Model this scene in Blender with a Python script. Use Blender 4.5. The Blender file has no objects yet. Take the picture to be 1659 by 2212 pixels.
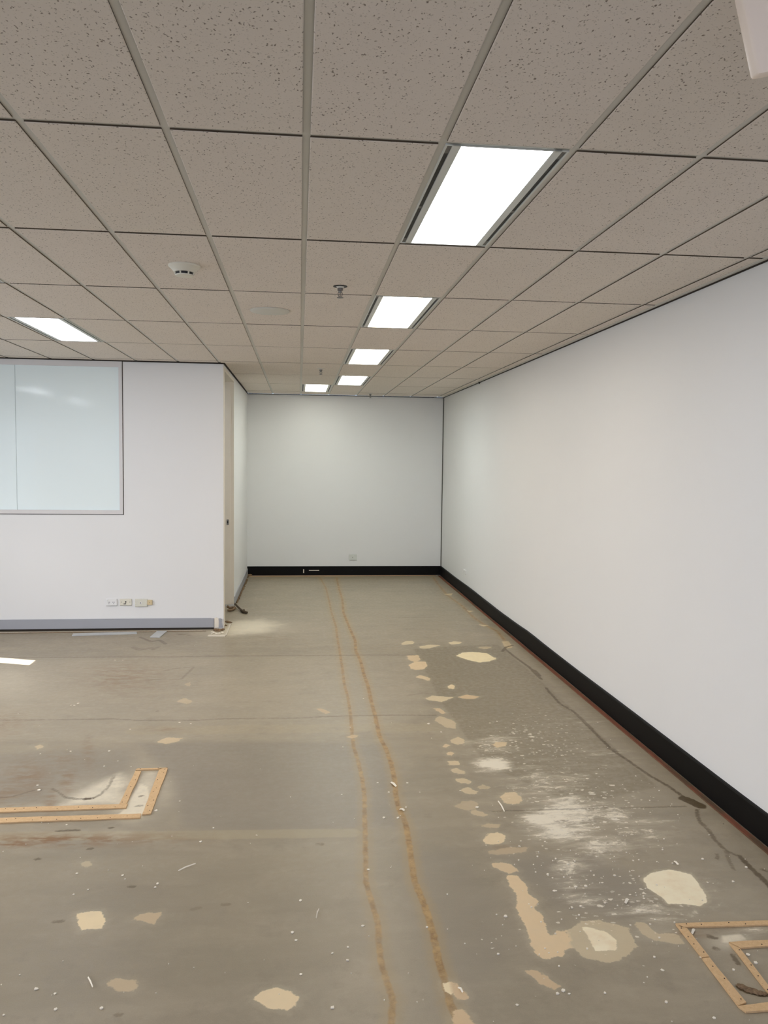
import bpy, bmesh, math, random
import numpy as np
from mathutils import Vector, Matrix
random.seed(7)
rng = np.random.default_rng(7)
SC = bpy.context.scene
COL = SC.collection

# ------------------------------------------------------------------ camera
FPX, YAW, PITCH, ROLL = 1728.0, 0.10583, -0.06512, 0.0122
EYE = 1.80471                      # lens height above the floor
def ray(px, py):
    u = (px-829.5)/FPX; v = (py-1106)/FPX
    cr, sr = math.cos(ROLL), math.sin(ROLL)
    x, y2, z2 = u*cr+v*sr, 1.0, u*sr-v*cr
    cp, sp = math.cos(PITCH), math.sin(PITCH)
    y = y2*cp-z2*sp; z = y2*sp+z2*cp
    cy, sy = math.cos(YAW), math.sin(YAW)
    return Vector((x*cy+y*sy, -x*sy+y*cy, z))
def on_z(px, py, z=0.0):           # point of a horizontal plane seen at a photo pixel
    r = ray(px, py); return Vector((0, 0, EYE)) + r*((z-EYE)/r.z)
def on_y(px, py, Y):
    r = ray(px, py); return Vector((0, 0, EYE)) + r*(Y/r.y)
def on_x(px, py, X):
    r = ray(px, py); return Vector((0, 0, EYE)) + r*(X/r.x)
cam = bpy.data.cameras.new('camera'); cam_o = bpy.data.objects.new('camera', cam); COL.objects.link(cam_o)
fw = ray(829.5, 1106).normalized()
rt = (ray(829.5+FPX, 1106)-ray(829.5, 1106)).normalized()
up = rt.cross(fw)
M = Matrix((rt, up, -fw)).transposed().to_4x4(); M.translation = (0, 0, EYE)
cam_o.matrix_world = M
cam.sensor_fit = 'VERTICAL'; cam.sensor_height = 36.0; cam.lens = 36.0*FPX/2212
cam.clip_start = 0.05
SC.camera = cam_o

# ------------------------------------------------------------------ light
PANEL = 13.0                       # emission of the ceiling diffusers
DAY_BACK = 370.0                   # daylight through the windows behind the camera (W)
DAY_LEFT = 330.0                   # sky light through the window left of the frame (W)
SUN = 90000.0                       # spot lamp standing in for sunlight, aimed through an added wall slit (W)
SC.view_settings.view_transform = 'Standard'; SC.view_settings.look = 'None'
SC.view_settings.exposure = -0.07; SC.view_settings.gamma = 1.0
SC.view_settings.use_curve_mapping = False
w = bpy.data.worlds.new('world'); SC.world = w; w.use_nodes = True
w.node_tree.nodes['Background'].inputs[0].default_value = (.72, .84, 1, 1)
w.node_tree.nodes['Background'].inputs[1].default_value = 2.0
def area(name, loc, rot, sx, sy, power, col):
    l = bpy.data.lights.new(name, 'AREA'); l.shape = 'RECTANGLE'; l.size = sx; l.size_y = sy
    l.energy = power; l.color = col
    o = bpy.data.objects.new(name, l); o.location = loc; o.rotation_euler = rot; COL.objects.link(o); return o
area('daylight', (-1.2, -6.2, 2.9), (math.radians(80), 0, 0), 6.5, 2.4, DAY_BACK, (.72, .76, 1.0))
area('sky_left', (-7.4, 4.6, 3.1), (0, math.radians(-68), 0), 2.6, 5.5, DAY_LEFT, (1.0, .92, .86))
sun_spot = bpy.data.lights.new('sun_spot', 'SPOT'); sun_spot.energy = SUN; sun_spot.spot_size = math.radians(9); sun_spot.spot_blend = .05; sun_spot.shadow_soft_size = .03; sun_spot.color = (1, .97, .92)
sun_spot_o = bpy.data.objects.new('sun_spot', sun_spot); COL.objects.link(sun_spot_o)

# ------------------------------------------------------------------ room numbers
ZC, YP, YB, XR, XC, XL, YF = 2.784, 8.482, 12.333, 2.2253, -.788, -4.6, -4.2
X0, Y0, TW, TL = .01577, 2.51186, .42, 1.16366        # ceiling grid
sun_end = on_z(88, 1432)                                # tip of the sun patch on the floor
sdir = (on_z(90, 1431)-on_z(0, 1424)).normalized()
gap_d = (sun_end.x-XL)/sdir.x
GAP_Y = sun_end.y-sdir.y*gap_d
GAP_TOP = 2.0
sun_v = Vector((sdir.x*gap_d, sdir.y*gap_d, -GAP_TOP)).normalized()
sun_spot_o.rotation_euler = sun_v.to_track_quat('-Z', 'Y').to_euler()
sun_spot_o.location = Vector((XL, GAP_Y, GAP_TOP))-sun_v*12

# ------------------------------------------------------------------ node helper
class NT:
    def __init__(s, name):
        s.m = bpy.data.materials.new(name); s.m.use_nodes = True
        s.t = s.m.node_tree; s.b = s.t.nodes['Principled BSDF']
    def put(s, sock, v):
        if hasattr(v, 'is_output'): s.t.links.new(v, sock)
        elif isinstance(v, (tuple, list)):
            sock.default_value = tuple(v)+(1,) if len(v) == 3 and sock.type == 'RGBA' else v
        else: sock.default_value = v
    def n(s, typ, **k):
        x = s.t.nodes.new(typ)
        for a, b in k.items(): setattr(x, a, b)
        return x
    def obj(s): return s.n('ShaderNodeTexCoord').outputs['Object']
    def map(s, v, sc=(1, 1, 1), rot=(0, 0, 0)):
        x = s.n('ShaderNodeMapping'); s.put(x.inputs['Vector'], v)
        x.inputs['Scale'].default_value = sc; x.inputs['Rotation'].default_value = rot; return x.outputs[0]
    def noise(s, v, scale, det=3.0, rough=.55, dist=0.0):
        x = s.n('ShaderNodeTexNoise'); s.put(x.inputs['Vector'], v)
        x.inputs['Scale'].default_value = scale; x.inputs['Detail'].default_value = det
        x.inputs['Roughness'].default_value = rough; x.inputs['Distortion'].default_value = dist
        return x.outputs['Fac']
    def voro(s, v, scale, feat='F1', out='Distance', rnd=1.0):
        x = s.n('ShaderNodeTexVoronoi', feature=feat); s.put(x.inputs['Vector'], v)
        x.inputs['Scale'].default_value = scale; x.inputs['Randomness'].default_value = rnd; return x.outputs[out]
    def math(s, op, a, b=0.0, c=None):
        x = s.n('ShaderNodeMath', operation=op); s.put(x.inputs[0], a); s.put(x.inputs[1], b)
        if c is not None: s.put(x.inputs[2], c)
        return x.outputs[0]
    def step(s, v, lo, hi, a=0.0, b=1.0):
        x = s.n('ShaderNodeMapRange', interpolation_type='SMOOTHSTEP'); s.put(x.inputs[0], v)
        x.inputs[1].default_value = lo; x.inputs[2].default_value = hi
        x.inputs[3].default_value = a; x.inputs[4].default_value = b; return x.outputs[0]
    def mix(s, f, a, b, mode='MIX'):
        x = s.n('ShaderNodeMix', data_type='RGBA', blend_type=mode)
        s.put(x.inputs[0], f); s.put(x.inputs[6], a); s.put(x.inputs[7], b); return x.outputs[2]
    def attr(s, name):
        x = s.n('ShaderNodeAttribute', attribute_name=name)
        sep = s.n('ShaderNodeSeparateColor'); s.put(sep.inputs[0], x.outputs['Color'])
        return sep.outputs[0], sep.outputs[1], sep.outputs[2], x.outputs['Alpha']
    def bump(s, h, st=.2, d=.01):
        x = s.n('ShaderNodeBump'); s.put(x.inputs['Height'], h)
        x.inputs['Strength'].default_value = st; x.inputs['Distance'].default_value = d
        s.t.links.new(x.outputs[0], s.b.inputs['Normal'])
    def done(s, col, rough=.6, spec=.4, metal=0.0):
        s.put(s.b.inputs['Base Color'], col); s.put(s.b.inputs['Roughness'], rough)
        s.put(s.b.inputs['Specular IOR Level'], spec); s.put(s.b.inputs['Metallic'], metal); return s.m
def plain(name, col, rough=.55, spec=.4, metal=0.0, var=.08, scale=30.0):
    m = NT(name); v = m.noise(m.obj(), scale, 3)
    a = tuple(c*(1-var) for c in col); b = tuple(min(1, c*(1+var)) for c in col)
    return m.done(m.mix(v, a, b), rough, spec, metal)
def wall_mat(name, col):
    m = NT(name); o = m.obj()
    v = m.noise(o, 1.3, 3); c = m.mix(v, tuple(x*.985 for x in col), tuple(min(1, x*1.01) for x in col))
    m.bump(m.noise(o, 160, 2), .06, .002)
    return m.done(c, .5, .35)
MT = {}
MT['wall'] = wall_mat('wall_paint', (.80, .80, .79))
MT['frame'] = plain('window_frame_paint', (.70, .68, .67), .4, var=.02)
MT['cream'] = plain('door_frame_cream', (.83, .77, .66), .4, var=.04, scale=8)
MT['black'] = None
MT['grey'] = plain('grey_skirting', (.36, .37, .40), .35, .5, var=.04, scale=4)
MT['dark'] = plain('shadow_gap_brown', (.035, .028, .022), .8, .2)
MT['white'] = plain('white_plastic', (.80, .80, .79), .35, var=.01)
MT['ivory'] = plain('ivory_plastic', (.74, .71, .60), .4, var=.02)
MT['yellowed'] = plain('yellowed_plastic', (.66, .54, .33), .45, var=.05)
MT['blackp'] = plain('black_plastic', (.012, .012, .012), .5)
MT['chrome'] = plain('dull_chrome', (.22, .21, .20), .35, .5, .6)
MT['tee'] = plain('ceiling_grid_paint', (.62, .60, .54), .45, var=.03, scale=3)
MT['fixture'] = plain('light_frame_paint', (.66, .68, .64), .35, var=.02)
MT['steel'] = plain('galvanised_offcut', (.55, .56, .55), .4, .5, .25, var=.06)
MT['debris'] = plain('dusty_brown_debris', (.20, .135, .08), .9, .1, var=.6, scale=60)
MT['plaster'] = plain('white_plaster_chip', (.82, .76, .64), .8, .2)
m = NT('black_skirting'); o = m.obj()
sc_ = m.step(m.noise(m.map(o, (1, .35, 3)), 14, 4), .66, .78)
MT['black'] = m.done(m.mix(m.math('MULTIPLY', sc_, .35), (.0055, .005, .0048), (.05, .05, .045)), .55, .12)
# chipboard strip
m = NT('chipboard_strip'); o = m.obj()
c = m.mix(m.noise(o, 90, 3, .7), (.50, .315, .155), (.74, .53, .305))
c = m.mix(m.step(m.noise(o, 7, 3), .55, .75), c, (.60, .41, .23))
c = m.mix(m.step(m.voro(o, 75), .07, .12, .7, 0), c, (.22, .12, .06))
m.bump(m.noise(o, 140, 2), .3, .002); MT['chip'] = m.done(c, .75, .2)
m = NT('red_stained_strip'); o = m.obj()
c = m.mix(m.noise(m.map(o, (6, .6, 1)), 9, 4), (.12, .045, .028), (.29, .105, .06))
c = m.mix(m.step(m.noise(m.map(o, (1, .3, 1)), 11, 4), .48, .62), c, (.12, .075, .045))
MT['red'] = m.done(c, .8, .2)
# ceiling tile: fissured mineral fibre
m = NT('mineral_tile'); o = m.obj()
oi = m.n('ShaderNodeObjectInfo')
vm = m.n('ShaderNodeVectorMath', operation='ADD'); m.put(vm.inputs[0], o)
cx = m.n('ShaderNodeCombineXYZ'); m.put(cx.inputs[0], m.math('MULTIPLY', oi.outputs['Random'], 37.0)); m.put(cx.inputs[1], m.math('MULTIPLY', oi.outputs['Random'], 91.0))
m.t.links.new(cx.outputs[0], vm.inputs[1]); tv = vm.outputs[0]
wob = m.n('ShaderNodeVectorMath', operation='ADD'); m.put(wob.inputs[0], tv)
nz = m.n('ShaderNodeTexNoise'); m.put(nz.inputs['Vector'], tv); nz.inputs['Scale'].default_value = 70
vs = m.n('ShaderNodeVectorMath', operation='SCALE'); m.t.links.new(nz.outputs['Color'], vs.inputs[0]); vs.inputs['Scale'].default_value = .018
m.t.links.new(vs.outputs[0], wob.inputs[1])
d1 = m.voro(m.map(wob.outputs[0], (1, .55, 1), (0, 0, .5)), 95)
keep = m.step(m.noise(tv, 46, 2), .42, .52)
pit = m.math('MULTIPLY', m.step(d1, .14, .27, 1, 0), keep)
d2 = m.voro(m.map(wob.outputs[0], (.6, 1, 1), (0, 0, -.4)), 150)
pit2 = m.math('MULTIPLY', m.step(d2, .14, .27, 1, 0), m.step(m.noise(tv, 60, 2), .40, .50))
c = m.mix(m.noise(tv, 5, 3), (.745, .675, .605), (.795, .725, .655))
c = m.mix(m.math('MULTIPLY', oi.outputs['Random'], .35), c, (.75, .69, .60))
c = m.mix(m.math('MULTIPLY', pit, .85), c, (.19, .145, .11))
c = m.mix(m.math('MULTIPLY', pit2, .50), c, (.30, .25, .20))
m.bump(m.math('ADD', m.math('MULTIPLY', pit, -1.0), m.math('MULTIPLY', m.noise(tv, 220, 2), .3)), .35, .003)
MT['tile'] = m.done(c, .9, .1)
m = NT('raw_tile_edge'); MT['edge'] = m.done((.13, .105, .08), .95, .1)
# frosted glass of the internal window, coloured paler for the lit room behind
m = NT('frosted_lit_glass'); o = m.obj()
m.b.inputs['Coat Weight'].default_value = .0
MT['glass'] = m.done((.83, .92, .92), .07, .30)
def lamp_mat(name, tint, k=1.0):
    m = NT(name); m.done((.9, .9, .9), .4)
    m.put(m.b.inputs['Emission Color'], tint); m.b.inputs['Emission Strength'].default_value = PANEL*k; return m.m
MT['lamp_cool'] = lamp_mat('cool_diffuser', (.90, .93, 1.0))
MT['lamp_warm'] = lamp_mat('warm_diffuser', (1.0, .89, .74), 1.35)
MT['lamp_new'] = lamp_mat('new_tube_diffuser', (.93, 1.0, .96), 2.0)
MT['lamp_old'] = lamp_mat('old_tube_diffuser', (.98, .98, .84), .6)

# ------------------------------------------------------------------ mesh helpers
class MB:
    def __init__(s): s.v, s.f, s.mi = [], [], []
    def box(s, a, b, mi=0):
        x0, y0, z0 = a; x1, y1, z1 = b; k = len(s.v)
        s.v += [(x0,y0,z0),(x1,y0,z0),(x1,y1,z0),(x0,y1,z0),(x0,y0,z1),(x1,y0,z1),(x1,y1,z1),(x0,y1,z1)]
        s.f += [tuple(k+i for i in q) for q in ((3,2,1,0),(4,5,6,7),(0,1,5,4),(1,2,6,5),(2,3,7,6),(3,0,4,7))]
        s.mi += [mi]*6; return s
    def poly(s, pts, z0, z1, mi=0, mside=None):           # prism over an outline (counter-clockwise)
        ar = sum(pts[i][0]*pts[(i+1) % len(pts)][1]-pts[(i+1) % len(pts)][0]*pts[i][1] for i in range(len(pts)))
        if ar < 0: pts = pts[::-1]
        k, n = len(s.v), len(pts)
        s.v += [(p[0], p[1], z0) for p in pts]+[(p[0], p[1], z1) for p in pts]
        s.f.append(tuple(k+n+i for i in range(n))); s.mi.append(mi)
        s.f.append(tuple(k+n-1-i for i in range(n))); s.mi.append(mi)
        for i in range(n):
            j = (i+1) % n; s.f.append((k+i, k+j, k+n+j, k+n+i)); s.mi.append(mi if mside is None else mside)
        return s
    def lathe(s, prof, c=(0, 0, 0), seg=24, mi=0):         # profile [(r,z)] about a vertical axis
        k = len(s.v); n = len(prof)
        for r, z in prof:
            for a in range(seg):
                t = 2*math.pi*a/seg; s.v.append((c[0]+r*math.cos(t), c[1]+r*math.sin(t), c[2]+z))
        for i in range(n-1):
            for a in range(seg):
                b = (a+1) % seg
                s.f.append((k+i*seg+a, k+i*seg+b, k+(i+1)*seg+b, k+(i+1)*seg+a)); s.mi.append(mi)
        s.f.append(tuple(k+seg-1-a for a in range(seg))); s.mi.append(mi)
        s.f.append(tuple(k+(n-1)*seg+a for a in range(seg))); s.mi.append(mi)
        return s
    def tube(s, pts, r, seg=8, mi=0):
        pts = [Vector(p) for p in pts]; k = len(s.v); n = len(pts)
        rr = r if isinstance(r, (list, tuple)) else [r]*n
        for i, p in enumerate(pts):
            d = (pts[min(i+1, n-1)]-pts[max(i-1, 0)]).normalized()
            a = d.cross(Vector((0, 0, 1)) if abs(d.z) < .9 else Vector((1, 0, 0))).normalized(); b = a.cross(d)
            for q in range(seg):
                t = 2*math.pi*q/seg; s.v.append(tuple(p+(a*math.cos(t)+b*math.sin(t))*rr[i]))
        for i in range(n-1):
            for q in range(seg):
                u = (q+1) % seg
                s.f.append((k+i*seg+q, k+i*seg+u, k+(i+1)*seg+u, k+(i+1)*seg+q)); s.mi.append(mi)
        s.f.append(tuple(k+seg-1-q for q in range(seg))); s.mi.append(mi)
        s.f.append(tuple(k+(n-1)*seg+q for q in range(seg))); s.mi.append(mi); return s
    def lump(s, c, rx, ry, rz, mi=0, jit=.25):              # rough little clod
        bm = bmesh.new(); bmesh.ops.create_icosphere(bm, subdivisions=2, radius=1)
        k = len(s.v)
        for v in bm.verts:
            q = 1+random.uniform(-jit, jit)
            s.v.append((c[0]+v.co.x*rx*q, c[1]+v.co.y*ry*q, max(.0005, c[2]+v.co.z*rz*q)))
        for f in bm.faces: s.f.append(tuple(k+v.index for v in f.verts)); s.mi.append(mi)
        bm.free(); return s
    def mesh(s, name, mats):
        me = bpy.data.meshes.new(name); me.from_pydata(s.v, [], s.f)
        for q in mats: me.materials.append(q)
        me.polygons.foreach_set('material_index', s.mi); me.update(); return me
    def make(s, name, mats, parent=None, loc=None, bevel=0, smooth=False):
        if not isinstance(mats, (list, tuple)): mats = [mats]
        me = s.mesh(name, mats)
        if bevel:
            bm = bmesh.new(); bm.from_mesh(me)
            bmesh.ops.bevel(bm, geom=bm.edges[:], offset=bevel, segments=2, profile=.5, affect='EDGES', clamp_overlap=True)
            bm.to_mesh(me); bm.free()
        if smooth:
            for p in me.polygons: p.use_smooth = True
            me.set_sharp_from_angle(angle=math.radians(35))
        return link(name, me, parent, loc)
def link(name, me, parent=None, loc=None):
    o = bpy.data.objects.new(name, me); COL.objects.link(o)
    if parent: o.parent = parent
    if loc is not None: o.location = loc
    return o
def tag(o, label, cat, group=None, kind=None):
    o['label'] = label; o['category'] = cat
    if group: o['group'] = group
    if kind: o['kind'] = kind
    return o
def empty(name, loc, rz=0.0):
    o = bpy.data.objects.new(name, None); COL.objects.link(o); o.location = loc; o.rotation_euler = (0, 0, rz); o.empty_display_size = .05; return o
def struct(o, label, cat): return tag(o, label, cat, kind='structure')
def dup(root, loc=None):
    r = root.copy(); COL.objects.link(r)
    if loc is not None: r.location = loc
    for ch in root.children:
        c = ch.copy(); COL.objects.link(c); c.parent = r
        for g in ch.children:
            d = g.copy(); COL.objects.link(d); d.parent = c
    return r

# ------------------------------------------------------------------ floor with its stains and painted light
def Z(px0, py0, sc, *pts): return [(px0+x/sc, py0+y/sc) for x, y in pts]
A5 = lambda *p: Z(820, 1360, 4.1475, *p)
A6 = lambda *p: Z(1000, 1550, 2.9625, *p)
A3 = lambda *p: Z(700, 1900, 2.765, *p)
A4 = lambda *p: Z(1200, 1850, 3.614, *p)
A2 = lambda *p: Z(0, 1800, 1.9988, *p)
A1 = lambda *p: Z(0, 1380, 2.9625, *p)
A7 = lambda *p: Z(680, 1240, 3.95, *p)
A8 = lambda *p: Z(940, 1160, 2.307, *p)
A9 = lambda *p: Z(1440, 1700, 7.576, *p)
# levelling-compound patches: outline, opacity, hue (0 cream .. 1 peach)
PATCH = [
 (A5((680,235),(740,205),(830,200),(960,210),(1050,262),(980,285),(900,295),(800,275)), 1, .0),
 (A5((190,125),(240,100),(320,105),(300,128),(200,140)), .6, .2), (A5((350,150),(460,135),(550,140),(440,170),(360,170)), .6, .2),
 (A5((600,120),(660,105),(740,110),(720,130),(640,132)), .7, .1), (A5((870,160),(940,148),(1010,155),(930,175)), .4, .3),
 (A5((240,230),(350,228),(370,270),(320,295),(260,270)), .75, .8), (A5((260,315),(320,285),(410,285),(430,320),(400,355),(330,362),(275,350)), .85, .7),
 (A5((320,425),(360,405),(460,435),(440,460)), .75, .6), (A5((600,510),(640,490),(675,500),(672,535),(620,530)), .9, .4),
 (A5((400,620),(470,590),(560,598),(675,605),(560,648),(480,640)), .65, .3), (A5((690,605),(780,582),(910,600),(840,622),(760,622)), .8, .9),
 (A5((470,705),(540,705),(600,745),(560,760)), .7, .8), (A5((490,790),(540,775),(620,800),(690,830),(680,890),(600,880),(500,820)), .45, .5),
 (A5((630,990),(700,958),(760,985),(768,1020),(700,1032),(640,1012)), .6, .5), (A5((1000,1030),(1060,1005),(1140,1010),(1130,1045),(1050,1060)), .8, .6),
 (A5((560,1052),(590,1020),(635,1035),(590,1060)), .7, .7), (A5((590,1110),(620,1088),(668,1100),(655,1128),(610,1130)), .75, .7),
 (A5((605,1172),(720,1178),(722,1214),(620,1214)), .65, .5), (A5((625,1262),(690,1238),(765,1275),(755,1302),(690,1292)), .55, .5),
 (A5((670,1336),(750,1330),(825,1358),(815,1384),(730,1382)), .6, .5), (A5((845,1410),(920,1390),(1005,1405),(970,1432),(890,1427)), .4, .5),
 (A5((710,1435),(790,1410),(890,1455),(860,1477),(770,1472)), .6, .5), (A5((1080,1500),(1130,1460),(1210,1456),(1290,1510),(1260,1557),(1180,1567),(1110,1550)), .75, .6),
 (A5((660,1585),(740,1540),(820,1530),(900,1560),(860,1610),(760,1620)), .35, .7), (A5((810,1630),(850,1612),(1000,1665),(930,1677),(840,1660)), .5, .6),
 (A5((870,1755),(960,1735),(1100,1745),(1060,1777),(960,1777)), .45, .7),
 (A6((120,785),(160,745),(220,730),(275,755),(265,800),(200,818),(140,805)), .95, .5), (A6((160,855),(300,825),(420,830),(400,860),(260,880),(170,880)), .4, .9),
 (A6((175,940),(240,922),(320,940),(365,985),(300,998),(220,970)), .8, .8),
 ([(1091,1891),(1115,1891),(1138,1908),(1140,1925),(1165,1948),(1155,1963),(1175,1982),(1180,1994),(1181,2008),(1192,2021),(1201,2010),(1221,2012),(1233,2026),(1239,2046),(1217,2054),(1224,2064),(1203,2068),(1174,2073),(1159,2059),(1147,2045),(1143,2025),(1130,1996),(1121,1978),(1116,1958),(1116,1952),(1115,1931),(1101,1916)], 1, .75),
 (A4((90,580),(200,500),(330,490),(480,530),(570,560),(640,700),(570,770),(480,830),(330,820),(200,780),(120,700)), .5, .35),
 (A4((205,545),(380,580),(480,650),(475,735),(310,740),(255,640)), 1.05, .1),
 (A4((680,175),(740,130),(900,100),(1060,140),(1120,215),(1180,310),(1185,355),(1130,390),(980,370),(880,370),(800,300),(720,250)), 1.05, .0),
 (A4((600,530),(680,505),(800,600),(960,610),(1020,690),(920,685),(840,672),(720,640)), .45, .5),
 (A3((1185,540),(1270,545),(1340,580),(1410,635),(1390,665),(1290,620)), .75, 1.0), (A3((705,620),(750,605),(770,640),(775,700),(720,670)), 1, .2),
 (A3((755,605),(800,625),(870,700),(840,720),(780,715)), .85, 1.0), (A3((760,775),(820,765),(870,810),(925,900),(780,900)), .85, .9),
 (A2((325,345),(440,335),(455,375),(440,410),(345,420)), 1, .4), (A2((560,375),(610,345),(705,338),(665,395),(600,378)), .55, .9),
 (A2((450,650),(500,625),(590,630),(600,660),(570,690),(500,680)), .5, .8),
 (A2((1090,720),(1130,680),(1190,665),(1250,680),(1295,705),(1280,745),(1240,765),(1160,760),(1130,735)), 1, .5), (A2((340,130),(395,115),(398,140),(360,148)), .35, .4),
 (A1((1000,660),(1060,630),(1170,635),(1150,655),(1060,675)), .65, .7), (A1((1130,400),(1180,375),(1235,400),(1200,420)), .4, .5),
 (A1((1175,290),(1220,275),(1220,310)), .3, .5), (A1((215,690),(260,675),(295,690),(240,705)), .5, .6),
 (A7((5,1150),(60,1145),(140,1180),(90,1195)), .5, .8), (A7((260,1390),(330,1370),(390,1380),(330,1405)), .5, .8),
 (A8((40,285),(90,280),(80,292)), .7, .2), (A8((155,365),(195,368),(170,376)), .7, .2), (A8((215,435),(265,440),(240,447)), .7, .2),
 (A8((60,525),(140,522),(110,533)), .7, .2), (A8((200,550),(250,545),(290,550),(250,560)), .5, .3), (A8((330,520),(365,518),(390,550),(350,556)), .6, .4),
]
GLUE = [  # polyline, half width, strength
 (A7((45,30),(95,120),(120,220),(140,320),(180,450),(195,560),(215,680),(235,800),(250,930),(285,1070),(305,1200),(315,1330),(330,1470),(370,1600),(405,1750),(425,1900),(425,2050),(430,2200))
  + A3((250,20),(290,150),(320,260),(330,400),(345,520),(380,620),(410,720),(400,880)), .013, .8),
 (A7((185,30),(205,120),(235,220),(245,330),(300,470),(345,570),(350,660),(390,740),(420,860),(455,960),(480,1080),(520,1230),(550,1380),(610,1500),(650,1610),(680,1750),(690,1880),(710,1980),(770,2120),(790,2200))
  + A3((540,10),(590,130),(625,230),(655,340),(680,470),(720,600),(755,740),(820,900)), .0155, 1.0),
 (A8((-10,200),(10,230),(60,290),(130,340),(190,400),(250,440),(310,470),(340,510),(370,550)), .016, .8),
]
DARK = [  # damp / dirty lines and blobs: polyline, half width, strength
 (A8((350,560),(400,600),(470,650),(500,680),(530,710)), .014, .8), (A8((335,570),(350,550),(385,540)), .016, .8),
 (A8((490,665),(515,690)), .026, .7),
 (A8((550,750),(620,830),(690,870),(780,960),(880,1060),(970,1120),(1070,1190),(1160,1240),(1230,1290)), .0085, .85),
 (A8((700,880),(780,955)), .014, .6), (A8((860,1050),(900,1065)), .016, .6),
 (A8((1245,1305),(1290,1325),(1320,1340)), .035, 1.0),
 (A9((500,380),(500,470),(560,590),(700,720),(800,880),(980,1050),(1120,1110),(1250,1180)), .0055, .7),
 (A9((1180,1130),(1280,1220),(1400,1350),(1550,1480),(1700,1640)), .014, .9), (A9((560,590),(620,620)), .012, .6),
 (A9((960,1060),(1040,1240),(1100,1350)), .004, .5), (A9((820,1100),(830,1180)), .004, .6), (A9((1560,1350),(1660,1390)), .005, .7),
 (A1((930,265),(1050,258),(1160,258),(1220,200),(1240,180)), .010, .30), (A1((1050,205),(1120,190),(1230,180)), .012, .3),
 ([(548,1279),(650,1279),(760,1280),(860,1281)], .010, .30), ([(505,1336),(600,1335),(750,1336),(860,1334),(1090,1331)], .012, .35),
 ([(20,1421),(150,1420),(240,1419),(370,1419),(490,1417),(660,1416),(790,1415),(895,1415)], .016, .42),
 ([(0,1556),(240,1553),(300,1556),(420,1556),(480,1553),(640,1551),(750,1546),(840,1545),(940,1545)], .014, .42),
 ([(1060,1752),(1150,1750),(1300,1746),(1480,1742)], .004, .55), ([(880,1502),(910,1498),(940,1497)], .010, .35),
 (Z(0,1600,4.366,(0,540),(130,525),(330,465)), .003, .45), (Z(0,1600,4.366,(490,450),(560,490),(610,530),(680,548),(800,555),(870,545),(940,515),(1010,450),(1050,380),(1075,330)), .004, .6),
 (Z(0,1600,4.366,(620,535),(740,552)), .010, .7), (Z(0,1600,4.366,(800,550),(860,545)), .016, 1.0),
 (Z(0,1600,4.366,(1320,525),(1340,520)), .012, .7), (Z(0,1600,4.366,(1285,615),(1340,610)), .010, .6), (Z(0,1600,4.366,(1000,710),(1030,712)), .010, .7),
 (Z(0,1600,4.366,(540,850),(610,850)), .012, .8), (Z(0,1600,4.366,(650,848),(740,845)), .008, .8), (Z(0,1600,4.366,(1040,822),(1060,820)), .012, .8),
 (A4((1430,1020),(1500,1050),(1600,1080),(1660,1075)), .014, 1.0), (A4((1200,625),(1250,640)), .012, .8), (A4((1380,770),(1430,840)), .005, .8),
 (A4((1240,718),(1262,722)), .007, .7), (Z(130,1330,4.74,(820,220),(930,265),(1020,250),(1080,290)), .02, .55), (Z(130,1330,4.74,(750,325),(820,350),(930,330)), .03, .3),
 (Z(130,1330,4.74,(940,350),(1010,320)), .02, .35), (Z(130,1330,4.74,(1200,190),(1320,192)), .02, .55), (Z(130,1330,4.74,(1220,195),(1380,210)), .015, .3),
 (A1((1000,465),(1015,460)), .012, .5), (A1((230,1410),(250,1412)), .008, .8), (A1((560,1345),(585,1342)), .008, .7),
 (A2((235,382),(268,380)), .008, .6), (A2((558,228),(578,230)), .006, .7), (A2((830,328),(860,322)), .008, .25), (A2((500,785),(520,785)), .006, .45), (A2((960,308),(985,308)), .006, .35), (A2((1370,47),(1392,47)), .010, .5),
]
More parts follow.
